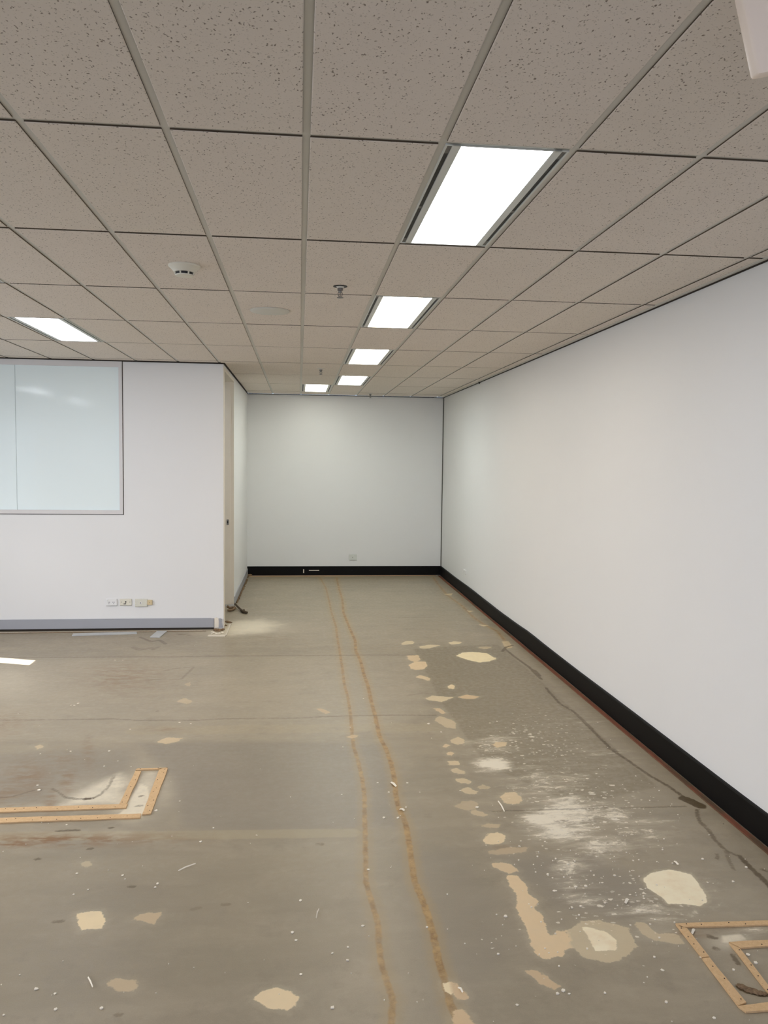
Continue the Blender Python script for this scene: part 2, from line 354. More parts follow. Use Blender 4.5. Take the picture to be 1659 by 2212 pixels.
SOFT = [  # soft fields: centre px, radii px, strength, channel  (0 dust and painted light, 1 chalk, 2 brown, 3 warm zone, 4 dark zone, 5 specks)
 ((545,1352),(70,18),.6,0), ((470,1362),(90,10),.55,0), ((200,1716),(70,28),.55,0), ((285,1740),(45,30),.95,0), ((320,1700),(50,45),.5,0), ((120,1745),(130,10),.35,0),  # first entry paints the light spilling out of the doorway
 ((250,1800),(40,14),.2,0), ((20,1470),(60,40),.30,0), ((1420,2020),(70,20),.2,0), ((1580,2036),(40,14),.75,0),  # second entry paints a glossy reflection at the left edge
 ((1062,1650),(48,22),.95,1), ((1230,1755),(110,48),.80,1), ((1170,1770),(60,20),.95,1), ((1215,1795),(90,30),.85,1), ((1330,1758),(45,26),.75,1), ((1300,1830),(100,40),.6,1),
 ((1180,1690),(130,70),.5,1), ((1390,1800),(90,60),.45,1), ((1230,1870),(60,40),.55,1), ((1060,1610),(90,50),.45,1), ((1420,1960),(160,60),.42,1), ((1250,1930),(80,40),.5,1), ((1480,1930),(140,100),.35,1),
 ((1300,1640),(150,80),.3,1), ((1250,1560),(150,70),.28,1), ((1620,2010),(60,50),.4,1),
 ((130,1815),(170,13),.95,2), ((30,1822),(60,9),.9,2), ((270,1812),(160,14),.45,2), ((60,1680),(50,40),.5,2), ((145,1680),(22,40),.5,2), ((190,1625),(14,40),.35,2), ((270,1462),(90,40),.40,2), ((240,1470),(45,20),.5,2),
 ((110,1730),(14,40),.5,2), ((20,1720),(40,40),.45,2), ((355,1575),(40,6),.4,2), ((130,1640),(40,20),.3,2), ((0,1560),(60,30),.3,2), ((1480,2018),(50,8),.5,2), ((1100,1830),(50,8),.3,2), ((590,1378),(50,10),.25,2),
 ((1060,1490),(190,100),.9,3), ((1250,1620),(190,110),.8,3), ((1400,1740),(160,90),.7,3), ((1550,1850),(120,80),.5,3),
 ((560,1700),(420,90),.7,4), ((600,1960),(600,130),.55,4), ((300,1980),(400,160),.3,4), ((1150,1990),(260,120),.55,4), ((520,2150),(500,100),.4,4), ((950,1740),(120,90),.4,4),
 ((1150,1600),(180,130),.9,5), ((1250,1750),(220,150),1,5), ((1350,1950),(250,140),.9,5), ((1100,2050),(200,160),.45,5), ((500,1900),(700,300),.2,5), ((700,2100),(500,200),.2,5),
]
def grid_axis(parts):
    out = []
    for a, b, s in parts:
        n = max(1, int(round((b-a)/s))); out += list(np.linspace(a, b, n, endpoint=False))
    return np.array(out+[parts[-1][1]])
gx = grid_axis([(XL-.2, -3.4, .6), (-3.4, -2.0, .03), (-2.0, XR+.12, .0145)])
gy = grid_axis([(YF-.2, 2.2, .8), (2.2, 3.6, .0115), (3.6, 5.2, .016), (5.2, 7.5, .025), (7.5, YB+.12, .04)])
GX, GY = np.meshgrid(gx, gy); P = np.stack([GX.ravel(), GY.ravel()], 1); NV = len(P)
def fl(pts): return np.array([on_z(*p)[:2] for p in pts])
def seg_d(Q, a, b):
    d = b-a; t = np.clip(((Q-a)@d)/max(1e-12, d@d), 0, 1); return np.hypot(*(Q-a-t[:, None]*d).T)
def box_ix(pts, pad):
    lo, hi = pts.min(0)-pad, pts.max(0)+pad
    return np.nonzero((P[:, 0] > lo[0]) & (P[:, 0] < hi[0]) & (P[:, 1] > lo[1]) & (P[:, 1] < hi[1]))[0]
sa = np.zeros((NV, 4), 'f'); sb = np.zeros((NV, 4), 'f'); sc4 = np.zeros((NV, 4), 'f'); sd = np.zeros((NV, 4), 'f')
sa[:, 0] = -.1; sb[:, 0] = -.1; sb[:, 1] = -.1; sd[:, 2] = -.1
for pts, op, hue in PATCH:
    w_ = fl(pts); ix = box_ix(w_, .1); Q = P[ix]
    d = np.full(len(Q), 9.0); ins = np.zeros(len(Q), bool)
    for i in range(len(w_)):
        a, b = w_[i], w_[(i+1) % len(w_)]
        d = np.minimum(d, seg_d(Q, a, b))
        c = ((a[1] > Q[:, 1]) != (b[1] > Q[:, 1])) & (Q[:, 0] < (b[0]-a[0])*(Q[:, 1]-a[1])/(b[1]-a[1]+1e-12)+a[0]); ins ^= c
    s_ = np.where(ins, d, -d)
    if op > 1.02: sd[ix, 2] = np.maximum(sd[ix, 2], s_); continue
    k = s_ > sa[ix, 0]
    sa[ix[k], 0] = s_[k]; sa[ix[k], 1] = min(op, 1); sa[ix[k], 2] = hue
for lst, ch, oc in ((GLUE, 0, 2), (DARK, 1, 3)):
    for pts, hw, st in lst:
        if ch == 1: hw = max(hw, min(.012, hw+.005))
        w_ = fl(pts); ix = box_ix(w_, .12); Q = P[ix]; d = np.full(len(Q), 9.0)
        for i in range(len(w_)-1): d = np.minimum(d, seg_d(Q, w_[i], w_[i+1]))
        s_ = np.clip(hw-d, -.1, 1); k = s_ > sb[ix, ch]
        sb[ix[k], ch] = s_[k]; sb[ix[k], oc] = st
# dust, painted light etc. evaluated in metres: ellipses turned into floor ellipses
for (cx_, cy_), (rx, ry), st, ch in SOFT:
    c0 = on_z(cx_, cy_); ax = on_z(cx_+rx, cy_)-c0; ay = on_z(cx_, cy_+ry)-c0
    Mi = np.linalg.inv(np.array([[ax.x, ay.x], [ax.y, ay.y]]))
    q = (P-np.array([c0.x, c0.y]))@Mi.T
    g = st*np.exp(-(q**2).sum(1)*1.1)
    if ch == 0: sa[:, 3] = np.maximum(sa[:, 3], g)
    elif ch == 5: sd[:, 3] = np.maximum(sd[:, 3], g)
    elif ch == 4: sd[:, 0] = np.maximum(sd[:, 0], g)
    else:
        sc4[:, ch-1] = np.maximum(sc4[:, ch-1], g)
# light band of old sheet edge
for pts, hw, st in (([(-200,1808),(0,1806),(420,1804),(760,1799)], .055, .6), ([(300,1578),(640,1574),(930,1570)], .10, .35)):
    w_ = fl(pts); d = np.full(NV, 9.0)
    for i in range(len(w_)-1): d = np.minimum(d, seg_d(P, w_[i], w_[i+1]))
    sd[:, 1] = np.maximum(sd[:, 1], st*np.clip((hw-d)/.02, 0, 1))
# sheets of different tone: outline, edge softness (m), strength, channel (0 cool dark, 1 warm dark, 2 pale, 3 cream dust and painted doorway light)
se = np.zeros((NV, 4), 'f')
for pts, soft, st, ch in (
    ([(300,1606),(560,1603),(835,1606),(860,1700),(870,1790),(520,1797),(390,1790),(372,1690)], .05, .75, 0),
    ([(-200,1640),(300,1610),(300,1660),(200,1735),(-200,1745)], .10, .55, 0),
    ([(840,1830),(990,1826),(1100,1940),(1120,2100),(1000,2212),(900,2212)], .10, .5, 0),
    ([(1060,1850),(1300,1850),(1400,1920),(1380,1990),(1200,1960)], .10, .8, 0),
    ([(893,1402),(985,1396),(1075,1392),(1190,1490),(1420,1700),(1240,1740),(1050,1650),(985,1560),(955,1520),(930,1470)], .02, .9, 1),
    ([(-200,1832),(700,1822),(780,1850),(830,2040),(700,2120),(200,2212),(-200,2212)], .10, .35, 1),
    ([(-200,1420),(890,1418),(935,1545),(700,1600),(300,1602),(-200,1600)], .05, .55, 2),
    ([(560,1250),(940,1250),(1050,1380),(880,1392),(560,1400),(500,1400)], .06, .45, 2),
    ([(1420,1890),(1659,1900),(1700,1985),(1500,1985)], .10, .5, 2),
    ([(1090,1400),(1240,1520),(1480,1725),(1659,1880),(1659,1840),(1300,1538),(1110,1390)], .03, .45, 2),
    ([(268,1750),(303,1692),(318,1700),(322,1720),(306,1768),(240,1771)], .012, .95, 3),
    ([(120,1744),(200,1692),(262,1668),(285,1690),(262,1738)], .06, .55, 3), ([(300,1680),(320,1664),(345,1668),(318,1730)], .03, .35, 3),
    ([(1560,2022),(1600,2018),(1612,2030),(1580,2036),(1560,2036)], .012, .9, 3), ([(492,1345),(560,1338),(600,1350),(570,1366),(500,1372),(488,1362)], .22, .75, 3)):  # last outline paints the doorway's light spill, the other is dust
    w_ = fl(pts); ix = box_ix(w_, soft+.02); Q = P[ix]; d = np.full(len(Q), 9.0); ins = np.zeros(len(Q), bool)
    for i in range(len(w_)):
        a, b = w_[i], w_[(i+1) % len(w_)]; d = np.minimum(d, seg_d(Q, a, b))
        ins ^= ((a[1] > Q[:, 1]) != (b[1] > Q[:, 1])) & (Q[:, 0] < (b[0]-a[0])*(Q[:, 1]-a[1])/(b[1]-a[1]+1e-12)+a[0])
    g = np.clip(.5+np.where(ins, d, -d)/(2*soft), 0, 1); se[ix, ch] = np.maximum(se[ix, ch], st*g)
nx, ny = len(gx), len(gy)
ii = (np.arange(ny-1)[:, None]*nx+np.arange(nx-1)[None]).ravel()
faces = np.stack([ii, ii+1, ii+nx+1, ii+nx], 1)
fm = bpy.data.meshes.new('floor')
fm.vertices.add(NV); fm.vertices.foreach_set('co', np.column_stack([P, np.zeros(NV)]).astype('f').ravel())
fm.loops.add(faces.size); fm.loops.foreach_set('vertex_index', faces.ravel().astype('i'))
fm.polygons.add(len(faces)); fm.polygons.foreach_set('loop_start', np.arange(0, faces.size, 4, dtype='i'))
fm.update(calc_edges=True); fm.validate()
for nm, arr in (('stain_glow_a', sa), ('stain_b', sb), ('stain_c', sc4), ('stain_d', sd), ('stain_glow_e', se)):
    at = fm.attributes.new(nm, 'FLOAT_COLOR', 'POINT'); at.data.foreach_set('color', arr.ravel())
m = NT('bare_floor'); o = m.obj()
aR, aG, aB, aA = m.attr('stain_glow_a'); bR, bG, bB, bA = m.attr('stain_b'); cR, cG, cB, cA = m.attr('stain_c'); dR, dG, dB, dA = m.attr('stain_d'); eR, eG, eB, eA = m.attr('stain_glow_e')
streak = m.noise(m.map(o, (.5, 2.4, 1)), 2.2, 5, .6)
blot = m.noise(o, 1.1, 5, .6); fine = m.noise(o, 28, 5, .65); grit = m.noise(o, 260, 2)
c = m.mix(m.step(blot, .35, .68), (.255, .214, .150), (.305, .254, .175))
c = m.mix(m.math('MULTIPLY', m.step(streak, .45, .75), .55), c, (.350, .294, .204))
c = m.mix(m.math('MULTIPLY', m.step(streak, .30, .48, 1, 0), .45), c, (.215, .176, .120))
c = m.mix(m.math('MULTIPLY', m.step(fine, .42, .70), .30), c, (.375, .315, .220))
med = m.noise(o, 6.5, 6, .68); clo = m.noise(m.map(o, (.8, 1.5, 1)), 3.4, 6, .62, .6)
edge = m.math('MULTIPLY', m.math('SUBTRACT', med, .5), .55)
def zone(z): return m.step(m.math('ADD', z, m.math('MULTIPLY', edge, m.step(z, .02, .25))), .10, .75)
c = m.mix(m.math('MULTIPLY', m.step(clo, .46, .72), .40), c, (.40, .335, .235))
c = m.mix(m.math('MULTIPLY', m.step(med, .52, .72), .34), c, (.395, .34, .245))
c = m.mix(m.math('MULTIPLY', m.step(med, .30, .46, 1, 0), .36), c, (.185, .150, .105))
c = m.mix(m.math('MULTIPLY', zone(eB), .5), c, (.385, .332, .242))
c = m.mix(m.math('MULTIPLY', zone(eR), .62), c, (.225, .192, .150))
c = m.mix(m.math('MULTIPLY', zone(eG), m.step(fine, .3, .65, .45, .8)), c, (.205, .165, .100))
c = m.mix(m.math('MULTIPLY', dR, .25), c, (.215, .180, .135))
c = m.mix(m.math('MULTIPLY', m.step(m.math('ADD', dG, edge), .1, .5), .5), c, (.385, .315, .190))
c = m.mix(.13, c, m.mix(grit, (.10, .085, .06), (.66, .58, .44)))
c = m.mix(m.math('MULTIPLY', zone(eA), m.step(fine, .25, .6, .65, 1)), c, (.74, .66, .50))
# dust, plus the painted doorway light and floor sheen
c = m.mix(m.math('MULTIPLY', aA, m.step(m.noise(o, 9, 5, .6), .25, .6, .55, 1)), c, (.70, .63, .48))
# brown smears
bn = m.noise(m.map(o, (.8, 2.2, 1)), 9, 5, .65)
c = m.mix(m.math('MULTIPLY', m.math('MINIMUM', m.math('MULTIPLY', cG, 1.25), 1.0), m.step(bn, .38, .60)), c, (.215, .115, .045))
# chalk: streaky plaster dust
cn = m.noise(m.map(o, (1.0, 1.5, 1), (0, 0, .35)), 9, 12, .78, .3)
cn2 = m.noise(m.map(o, (.6, 2.2, 1), (0, 0, -.45)), 5.5, 10, .75, .2)
cs = m.math('MAXIMUM', cn, cn2)
chk = m.step(m.math('ADD', cs, m.math('MULTIPLY', cR, .32)), .67, .80)
c = m.mix(m.math('MULTIPLY', m.step(m.math('ADD', cn2, m.math('MULTIPLY', cR, .35)), .54, .78), m.math('MULTIPLY', m.step(cR, .05, .5), .55)), c, (.60, .53, .40))
c = m.mix(m.math('MULTIPLY', chk, m.math('MULTIPLY', m.step(cR, .05, .40), .95)), c, (.80, .73, .58))
# white specks: small irregular chips, denser towards the right
wv = m.n('ShaderNodeVectorMath', operation='ADD'); m.put(wv.inputs[0], o)
nz = m.n('ShaderNodeTexNoise'); m.put(nz.inputs['Vector'], o); nz.inputs['Scale'].default_value = 60; nz.inputs['Detail'].default_value = 3
vs = m.n('ShaderNodeVectorMath', operation='SCALE'); m.t.links.new(nz.outputs['Color'], vs.inputs[0]); vs.inputs['Scale'].default_value = .022
m.t.links.new(vs.outputs[0], wv.inputs[1])
for scale_, amp in ((46, .62), (17, .44)):
    wvo = m.map(wv.outputs[0], (.8, 1.25, 1))
    vd = m.voro(wvo, scale_); vc = m.voro(wvo, scale_, out='Color')
    sepc = m.n('ShaderNodeSeparateColor'); m.put(sepc.inputs[0], vc)
    sz = m.math('MULTIPLY', m.step(m.math('ADD', sepc.outputs[0], m.math('MULTIPLY', dA, amp)), .96, 1.6), .55)
    spk = m.math('MULTIPLY', m.step(m.math('SUBTRACT', sz, vd), .0, .10), m.step(sz, .02, .08))
    c = m.mix(m.math('MULTIPLY', spk, m.step(sepc.outputs[1], 0, 1, .35, .95)), c, (.74, .68, .56))
# glue lines
gn = m.math('MULTIPLY', m.math('SUBTRACT', m.noise(o, 26, 5, .7), .5), .022)
gl = m.math('MULTIPLY', m.step(m.math('ADD', bR, gn), -.003, .006), bB)
halo = m.math('MULTIPLY', m.step(m.math('ADD', bR, m.math('MULTIPLY', gn, 2.0)), -.05, .0), .42)
c = m.mix(m.math('MULTIPLY', halo, bB), c, (.36, .255, .115))
gcol = m.mix(m.step(m.noise(o, 13, 6, .7), .32, .66), (.205, .110, .032), (.41, .265, .105))
c = m.mix(m.math('MULTIPLY', gl, m.step(m.noise(o, 7, 4, .7), .30, .52, .62, 1.0)), c, gcol)
# filler patches
pn = m.math('ADD', m.math('MULTIPLY', m.math('SUBTRACT', m.noise(o, 22, 5, .65), .5), .048), m.math('MULTIPLY', m.math('SUBTRACT', m.noise(o, 130, 2), .5), .006))
pm = m.math('MULTIPLY', m.step(m.math('ADD', aR, pn), -.002, .005), aG)
ph = m.math('MULTIPLY', m.step(m.math('ADD', aR, m.math('MULTIPLY', pn, 1.6)), -.035, .0), m.math('MULTIPLY', aG, .22))
c = m.mix(ph, c, (.50, .43, .30))
pcol = m.mix(aB, (.84, .72, .46), (.66, .475, .280))
pcol = m.mix(m.math('MULTIPLY', m.step(m.noise(o, 14, 4), .4, .75), .25), pcol, (.62, .52, .36))
c = m.mix(pm, c, pcol)
tp = m.step(m.math('ADD', dB, m.math('MULTIPLY', pn, .55)), -.002, .004)
tcol = m.mix(m.step(m.noise(o, 9, 5, .6), .42, .75), (.88, .785, .56), (.80, .655, .43))
c = m.mix(m.step(m.math('ADD', dB, m.math('MULTIPLY', pn, 1.2)), -.02, .002, 0, .35), c, (.55, .47, .32))
c = m.mix(tp, c, tcol)
# dark marks
dn = m.math('MULTIPLY', m.math('SUBTRACT', m.noise(m.map(o, (.9, 1.3, 1)), 34, 6, .75), .5), .034)
dk = m.math('MULTIPLY', m.step(m.math('ADD', bG, dn), -.004, .006), bA)
c = m.mix(m.math('MULTIPLY', dk, .92), c, (.075, .045, .012))
m.bump(m.math('ADD', m.math('MULTIPLY', fine, .6), m.math('ADD', m.math('MULTIPLY', pm, .5), m.math('MULTIPLY', grit, .25))), .12, .004)
rough = m.math('SUBTRACT', m.step(fine, .3, .7, .34, .48), m.math('MULTIPLY', pm, -.25))
MT['floor'] = m.done(c, rough, .42)
fm.materials.append(MT['floor'])
floor = link('floor', fm); struct(floor, 'bare grey concrete floor with cream filler patches and brown glue lines', 'floor')

# ------------------------------------------------------------------ walls
T = .10
b = MB()
WX0, WX1, WZ0, WZ1 = -4.30, -1.800, 1.205, 2.776           # opening of the internal window
b.box((XL, YP, 0), (WX0, YP+T, ZC)); b.box((WX1, YP, 0), (XC, YP+T, ZC))
b.box((WX0, YP, 0), (WX1, YP+T, WZ0)); b.box((WX0, YP, WZ1), (WX1, YP+T, ZC))
struct(b.make('wall_middle', MT['wall']), 'white partition wall on the left facing the camera, holding a window', 'wall')
DY0, DY1, DZ = 8.60, 9.78, 2.715
b = MB().box((XC-T, YP+T, 0), (XC, DY0, ZC)).box((XC-T, DY1, 0), (XC, YB, ZC)).box((XC-T, DY0, DZ), (XC, DY1, ZC))
struct(b.make('wall_left', MT['wall']), 'short white side wall of the recess, with the door opening', 'wall')
struct(MB().box((XL-.2, YB, 0), (XR+.1, YB+.1, ZC)).make('wall_back', MT['wall']), 'white end wall of the recess above a black skirting', 'wall')
struct(MB().box((XR, YF, 0), (XR+.1, YB, ZC)).make('wall_right', MT['wall']), 'long white wall on the right running away from camera', 'wall')
b = MB()                                                    # outer wall left of the frame, with a slit added to shape the sunlit patch
g0, g1, gz = GAP_Y-.075, GAP_Y+.075, GAP_TOP
b.box((XL-.06, YF, 0), (XL, 2.2, ZC)); b.box((XL-.06, 7.0, 0), (XL, g0, ZC)); b.box((XL-.06, 2.2, 0), (XL, 7.0, .3)); b.box((XL-.06, 2.2, 2.45), (XL, 7.0, ZC)); b.box((XL-.06, g1, 0), (XL, YB, ZC))
b.box((XL-.06, g0, gz), (XL, g1, ZC)); b.box((XL-.06, g0, 0), (XL, g1, .5))
struct(b.make('wall_outer', MT['wall']), 'white outer wall beyond the left edge of the view', 'wall')
b = MB().box((XL, YF-.1, 0), (XR, YF, .85)).box((XL, YF-.1, 2.55), (XR, YF, ZC)).box((XL, YF-.1, .85), (-4.2, YF, 2.55)).box((1.8, YF-.1, .85), (XR, YF, 2.55))
struct(b.make('wall_front', MT['wall']), 'white window wall behind the camera', 'wall')
b = MB()
for x in (-4.2, -2.2, -.2, 1.8): b.box((x-.03, YF-.09, .85), (x+.03, YF-.02, 2.55))
b.box((-4.2, YF-.09, .85), (1.8, YF-.02, .91)); b.box((-4.2, YF-.09, 2.49), (1.8, YF-.02, 2.55))
w2 = b; b = MB()
for y in (2.2, 4.6, 7.0): b.box((XL-.05, y-.03, .3), (XL-.01, y+.03, 2.45))
b.box((XL-.05, 2.2, .3), (XL-.01, 7.0, .36)); b.box((XL-.05, 2.2, 2.39), (XL-.01, 7.0, 2.45))
struct(b.make('window_3', MT['frame']), 'window in the outer wall beyond the left edge of the view', 'window')
struct(w2.make('window_2', MT['frame']), 'window strip behind the camera', 'window')

# internal window
win = struct(empty('window_1', (0, 0, 0)), 'internal window of pale frosted glass in the left partition', 'window')
b = MB(); fy0, fy1 = YP-.012, YP+.03
fx1, fz0, fz1 = WX1-.007, WZ0+.007, WZ1-.004
b.box((WX0+.01, fy0, fz0), (fx1, fy1, 1.252)).box((WX0+.01, fy0, 2.716), (fx1, fy1, fz1)).box((-1.840, fy0, 1.252), (fx1, fy1, 2.716)).box((WX0+.01, fy0, 1.252), (WX0+.05, fy1, 2.716))
b.make('frame', MT['frame'], win)
b = MB().box((WX1-.0068, YP+.004, WZ0), (WX1, YP+.05, WZ1)).box((WX0, YP+.004, WZ0), (WX1-.0068, YP+.05, WZ0+.0068)); b.make('shadow_strip', MT['dark'], win)  # dark strips standing in for the shade in the frame groove
MB().box((-2.858, YP+.008, 1.252), (-1.840, YP+.018, 2.716)).make('pane', MT['glass'], win)
MB().box((WX0+.05, YP+.008, 1.252), (-2.8615, YP+.018, 2.716)).make('pane', MT['glass'], win)
MB().box((WX0+.05, YP+.019, 1.252), (-1.840, YP+.024, 2.716)).make('backing', MT['frame'], win)

# door frame
dr = struct(empty('door_1', (XC, DY0, 0)), 'cream steel door frame with no door, in the recess side wall', 'door')
def dbox(name, a, b_, mt, **k): 
    q = MB().box((a[0]-XC, a[1]-DY0, a[2]), (b_[0]-XC, b_[1]-DY0, b_[2])); return q.make(name, mt, dr, **k)
dbox('jamb', (XC-T-.006, YP+.012, 0.02), (XC+.003, DY0+.004, DZ+.03), MT['cream'])
q = MB().box((-T-.006, DY1-DY0-.004, .03), (.004, DY1-DY0+.03, DZ+.03)).box((-T-.006, DY1-DY0-.016, .03), (-.035, DY1-DY0-.004, DZ))
q.make('jamb', MT['cream'], dr)
dbox('head', (XC-T-.006, DY0, DZ-.004), (XC+.004, DY1, DZ+.03), MT['cream'])
sp = on_y(492.3, 1128, DY1-.016)
o_ = dbox('strike_plate', (sp.x-.014, DY1-.0215, sp.z-.033), (sp.x+.010, DY1-.0155, sp.z+.033), MT['chrome'])
q = MB().box((sp.x-.008-XC, DY1-.0225-DY0, sp.z-.014), (sp.x+.004-XC, DY1-.0210-DY0, sp.z+.014)); q.make('latch_hole', MT['blackp'], o_)
# skirtings
def skirt_profile():
    b = MB(); ys = np.linspace(YF, YB-.012, 70); k = 0
    off = np.interp(ys, np.linspace(YF, YB, 24), rng.normal(0, .0022, 24)); hh = .148+np.interp(ys, np.linspace(YF, YB, 30), rng.normal(0, .0022, 30))
    hh += .010*np.exp(-((ys-7.55)/.35)**2)-.006*np.exp(-((ys-8.6)/.4)**2)
    for y, d, h_ in zip(ys, off, hh):
        x = XR-.018+d; b.v += [(XR, y, 0), (x, y, .004), (x-.001, y, h_-.006), (x+.004, y, h_), (XR, y, h_)]
    for i in range(len(ys)-1):
        for q in range(4):
            b.f.append((i*5+q, (i+1)*5+q, (i+1)*5+q+1, i*5+q+1)); b.mi.append(0)
    n = (len(ys)-1)*5
    b.f += [(4, 3, 2, 1, 0), (n, n+1, n+2, n+3, n+4)]; b.mi += [0, 0]
    return b
sk = skirt_profile().make('baseboard_right', MT['black'], smooth=True); struct(sk, 'long black vinyl skirting along the right wall', 'skirting')
sk = MB().box((XC, YB-.012, 0.008), (XR, YB, .150)).make('baseboard_back', MT['black'], bevel=.002); struct(sk, 'black skirting across the end wall', 'skirting')
MB().box((.066, YB-.0135, .048), (.080, YB-.0118, .104)).make('paint_chip', MT['plaster'], sk)
MB().box((.155, YB-.0135, .083), (.312, YB-.0118, .091)).make('paint_chip', MT['plaster'], sk)
sx = on_y(462, 1350, YP-.016).x; s2 = on_y(472, 1350, YP-.016).x
q = MB().box((XL, YP-.016, .022), (sx, YP, .118)).box((XL, YP-.007, .118), (sx-.03, YP, .121))
sk = q.make('baseboard_middle', MT['grey'], bevel=.0015); struct(sk, 'satin grey skirting under the window wall, broken off at its right end', 'skirting')
MB().box((XL, YP-.008, .0005), (sx, YP-.001, .021)).make('dark_gap', MT['dark'], sk)  # dark strip standing in for the shade under the skirting
MB().poly([(sx+.002, .02), (s2, .02), (s2+.006, .075), (s2-.004, .118), (sx+.022, .127), (sx+.004, .116)], 0, .010).make('bare_patch', MT['cream'], sk)
o_ = [c for c in sk.children if c.name.startswith('bare_patch')][0]; o_.rotation_euler = (math.radians(90), 0, 0); o_.location = (0, YP, 0)
o2 = MB().poly([(s2+.002, .02), (XC-.006, .02), (XC-.018, .07), (s2+.035, .108), (s2+.008, .118)], 0, .014).make('stub', MT['grey'], sk)
o2.rotation_euler = (math.radians(90), 0, 0); o2.location = (0, YP, 0)
sk = MB().box((XC, DY1+.03, .012), (XC+.012, YB-.012, .118)).make('baseboard_left', MT['grey'], bevel=.0015); struct(sk, 'grey skirting on the recess side wall beyond the door frame', 'skirting')

# dark strips painting the shade in the perimeter gaps, with a metal angle
struct(MB().box((XL, YP-.016, ZC-.012), (XC, YP, ZC-.001)).make('trim_1', MT['dark']), 'dark shadow gap between partition wall and ceiling', 'trim')
struct(MB().box((XC, YP, ZC-.010), (XC+.012, YB, ZC-.001)).make('trim_2', MT['dark']), 'dark shadow gap above the recess side wall', 'trim')
struct(MB().box((XC+.012, YB-.012, ZC-.012), (XR-.009, YB, ZC-.001)).make('trim_3', MT['dark']), 'dark shadow gap above the end wall', 'trim')
q = MB().box((XR-.009, YF, ZC-.009), (XR, YB, ZC-.001), 0).box((XR-.034, YF, ZC-.003), (XR-.009, YB, ZC), 1)
struct(q.make('trim_4', [MT['dark'], MT['tee']]), 'dark gap and thin metal angle along the top of the right wall', 'trim')
struct(MB().box((XR-.013, YB-.013, .15), (XR, YB, ZC-.012)).make('trim_5', plain('grey_corner_gap', (.12, .115, .10), .7)), 'thin dark line down the far right corner', 'trim')

# ------------------------------------------------------------------ ceiling
ceil = MB().box((XL-.1, YF-.1, ZC+.02), (XR+.1, YB+.1, ZC+.06)).make('ceiling', MT['dark']); struct(ceil, 'suspended ceiling of speckled mineral tiles in a metal grid', 'ceiling')
R = .0065                                                   # depth of the reveal between tiles
LIGHTS = [(1, 0), (1, 2), (1, 4), (1, 6), (0, 7), (-5, 3), (-5, 1), (-10, 1), (-10, -1)]
G = .012
def tile_mesh(x0, x1, y0, y1):
    cx_, cy_ = (x0+x1)/2, (y0+y1)/2; a, c_ = (x1-x0)/2, (y1-y0)/2
    b = MB(); e = .0025
    b.v = [(-a, -c_, .018), (a, -c_, .018), (a, c_, .018), (-a, c_, .018), (-a, -c_, .0016), (a, -c_, .0016), (a, c_, .0016), (-a, c_, .0016), (-a+e, -c_+e, 0), (a-e, -c_+e, 0), (a-e, c_-e, 0), (-a+e, c_-e, 0)]
    b.f = [(0, 1, 2, 3), (11, 10, 9, 8)]; b.mi = [0, 0]
    for i in range(4):
        j = (i+1) % 4; b.f += [(4+i, 4+j, j, i), (8+i, 8+j, 4+j, 4+i)]; b.mi += [1, 0]
    return b.mesh('ceiling_tile', [MT['tile'], MT['edge']]), (cx_, cy_)
full = tile_mesh(0, TW-2*G, 0, TL-2*G)[0]
i0 = int(math.floor((XL-X0)/TW)); i1 = int(math.floor((XR-X0)/TW)); j0 = int(math.floor((YF-Y0)/TL)); j1 = int(math.floor((YB-Y0)/TL))
for j in range(j0, j1+1):
    for i in range(i0, i1+1):
        if (i, j) in LIGHTS: continue
        x0, x1, y0, y1 = X0+i*TW, X0+(i+1)*TW, Y0+j*TL, Y0+(j+1)*TL
        lim_y = YB if x1 > XC+.05 else YP
        if y0 > lim_y-.03: continue
        fullw = True
        ex0, ex1, ey0, ey1 = x0+G, x1-G, y0+G, y1-G
        if ex0 < XL: ex0 = XL+.005; fullw = False
        if ex1 > XR: ex1 = XR-.034; fullw = False
        if ey0 < YF: ey0 = YF+.005; fullw = False
        if y0 > YP-.03 and ex0 < XC: ex0 = XC+.014; fullw = False
        if ey1 > lim_y: ey1 = lim_y-.018; fullw = False
        if x0 < XC < x1 and y0 < YP < y1: ey1 = YP-.018; fullw = False
        if fullw:
            me, c_ = full, ((ex0+ex1)/2, (ey0+ey1)/2)
        else: me, c_ = tile_mesh(ex0, ex1, ey0, ey1)
        dz = random.uniform(0, .0012)
        t = link('ceiling_tile', me, ceil, (c_[0], c_[1], ZC-.0012+dz))
        if x0 < XC < x1 and y0 < YP < y1:                   # the sliver of that tile on the recess side
            me, c_ = tile_mesh(XC+.014, x1-G, YP-.016, y1-G); link('ceiling_tile', me, ceil, (c_[0], c_[1], ZC-.0012+dz))
for i in range(i0, i1+2):                                  # main tees
    x = X0+i*TW
    if x < XL or x > XR: continue
    ye = YB if x > XC else YP
    MB().box((x-G-.001, YF, ZC+R-.001), (x+G+.001, ye, ZC+R+.004)).make('main_tee', MT['tee'], ceil)
for j in range(j0, j1+2):                                  # cross tees, one per bay
    y = Y0+j*TL
    if y < YF or y > YB: continue
    for i in range(i0, i1+1):
        xa, xb = max(X0+i*TW+G, XL), min(X0+(i+1)*TW-G, XR)
        if y > YP:
            if xb < XC: continue
            xa = max(xa, XC)
        if xb-xa < .02: continue
        MB().box((xa, y-G-.001, ZC+R), (xb, y+G+.001, ZC+R+.003)).make('cross_tee', MT['tee'], ceil)

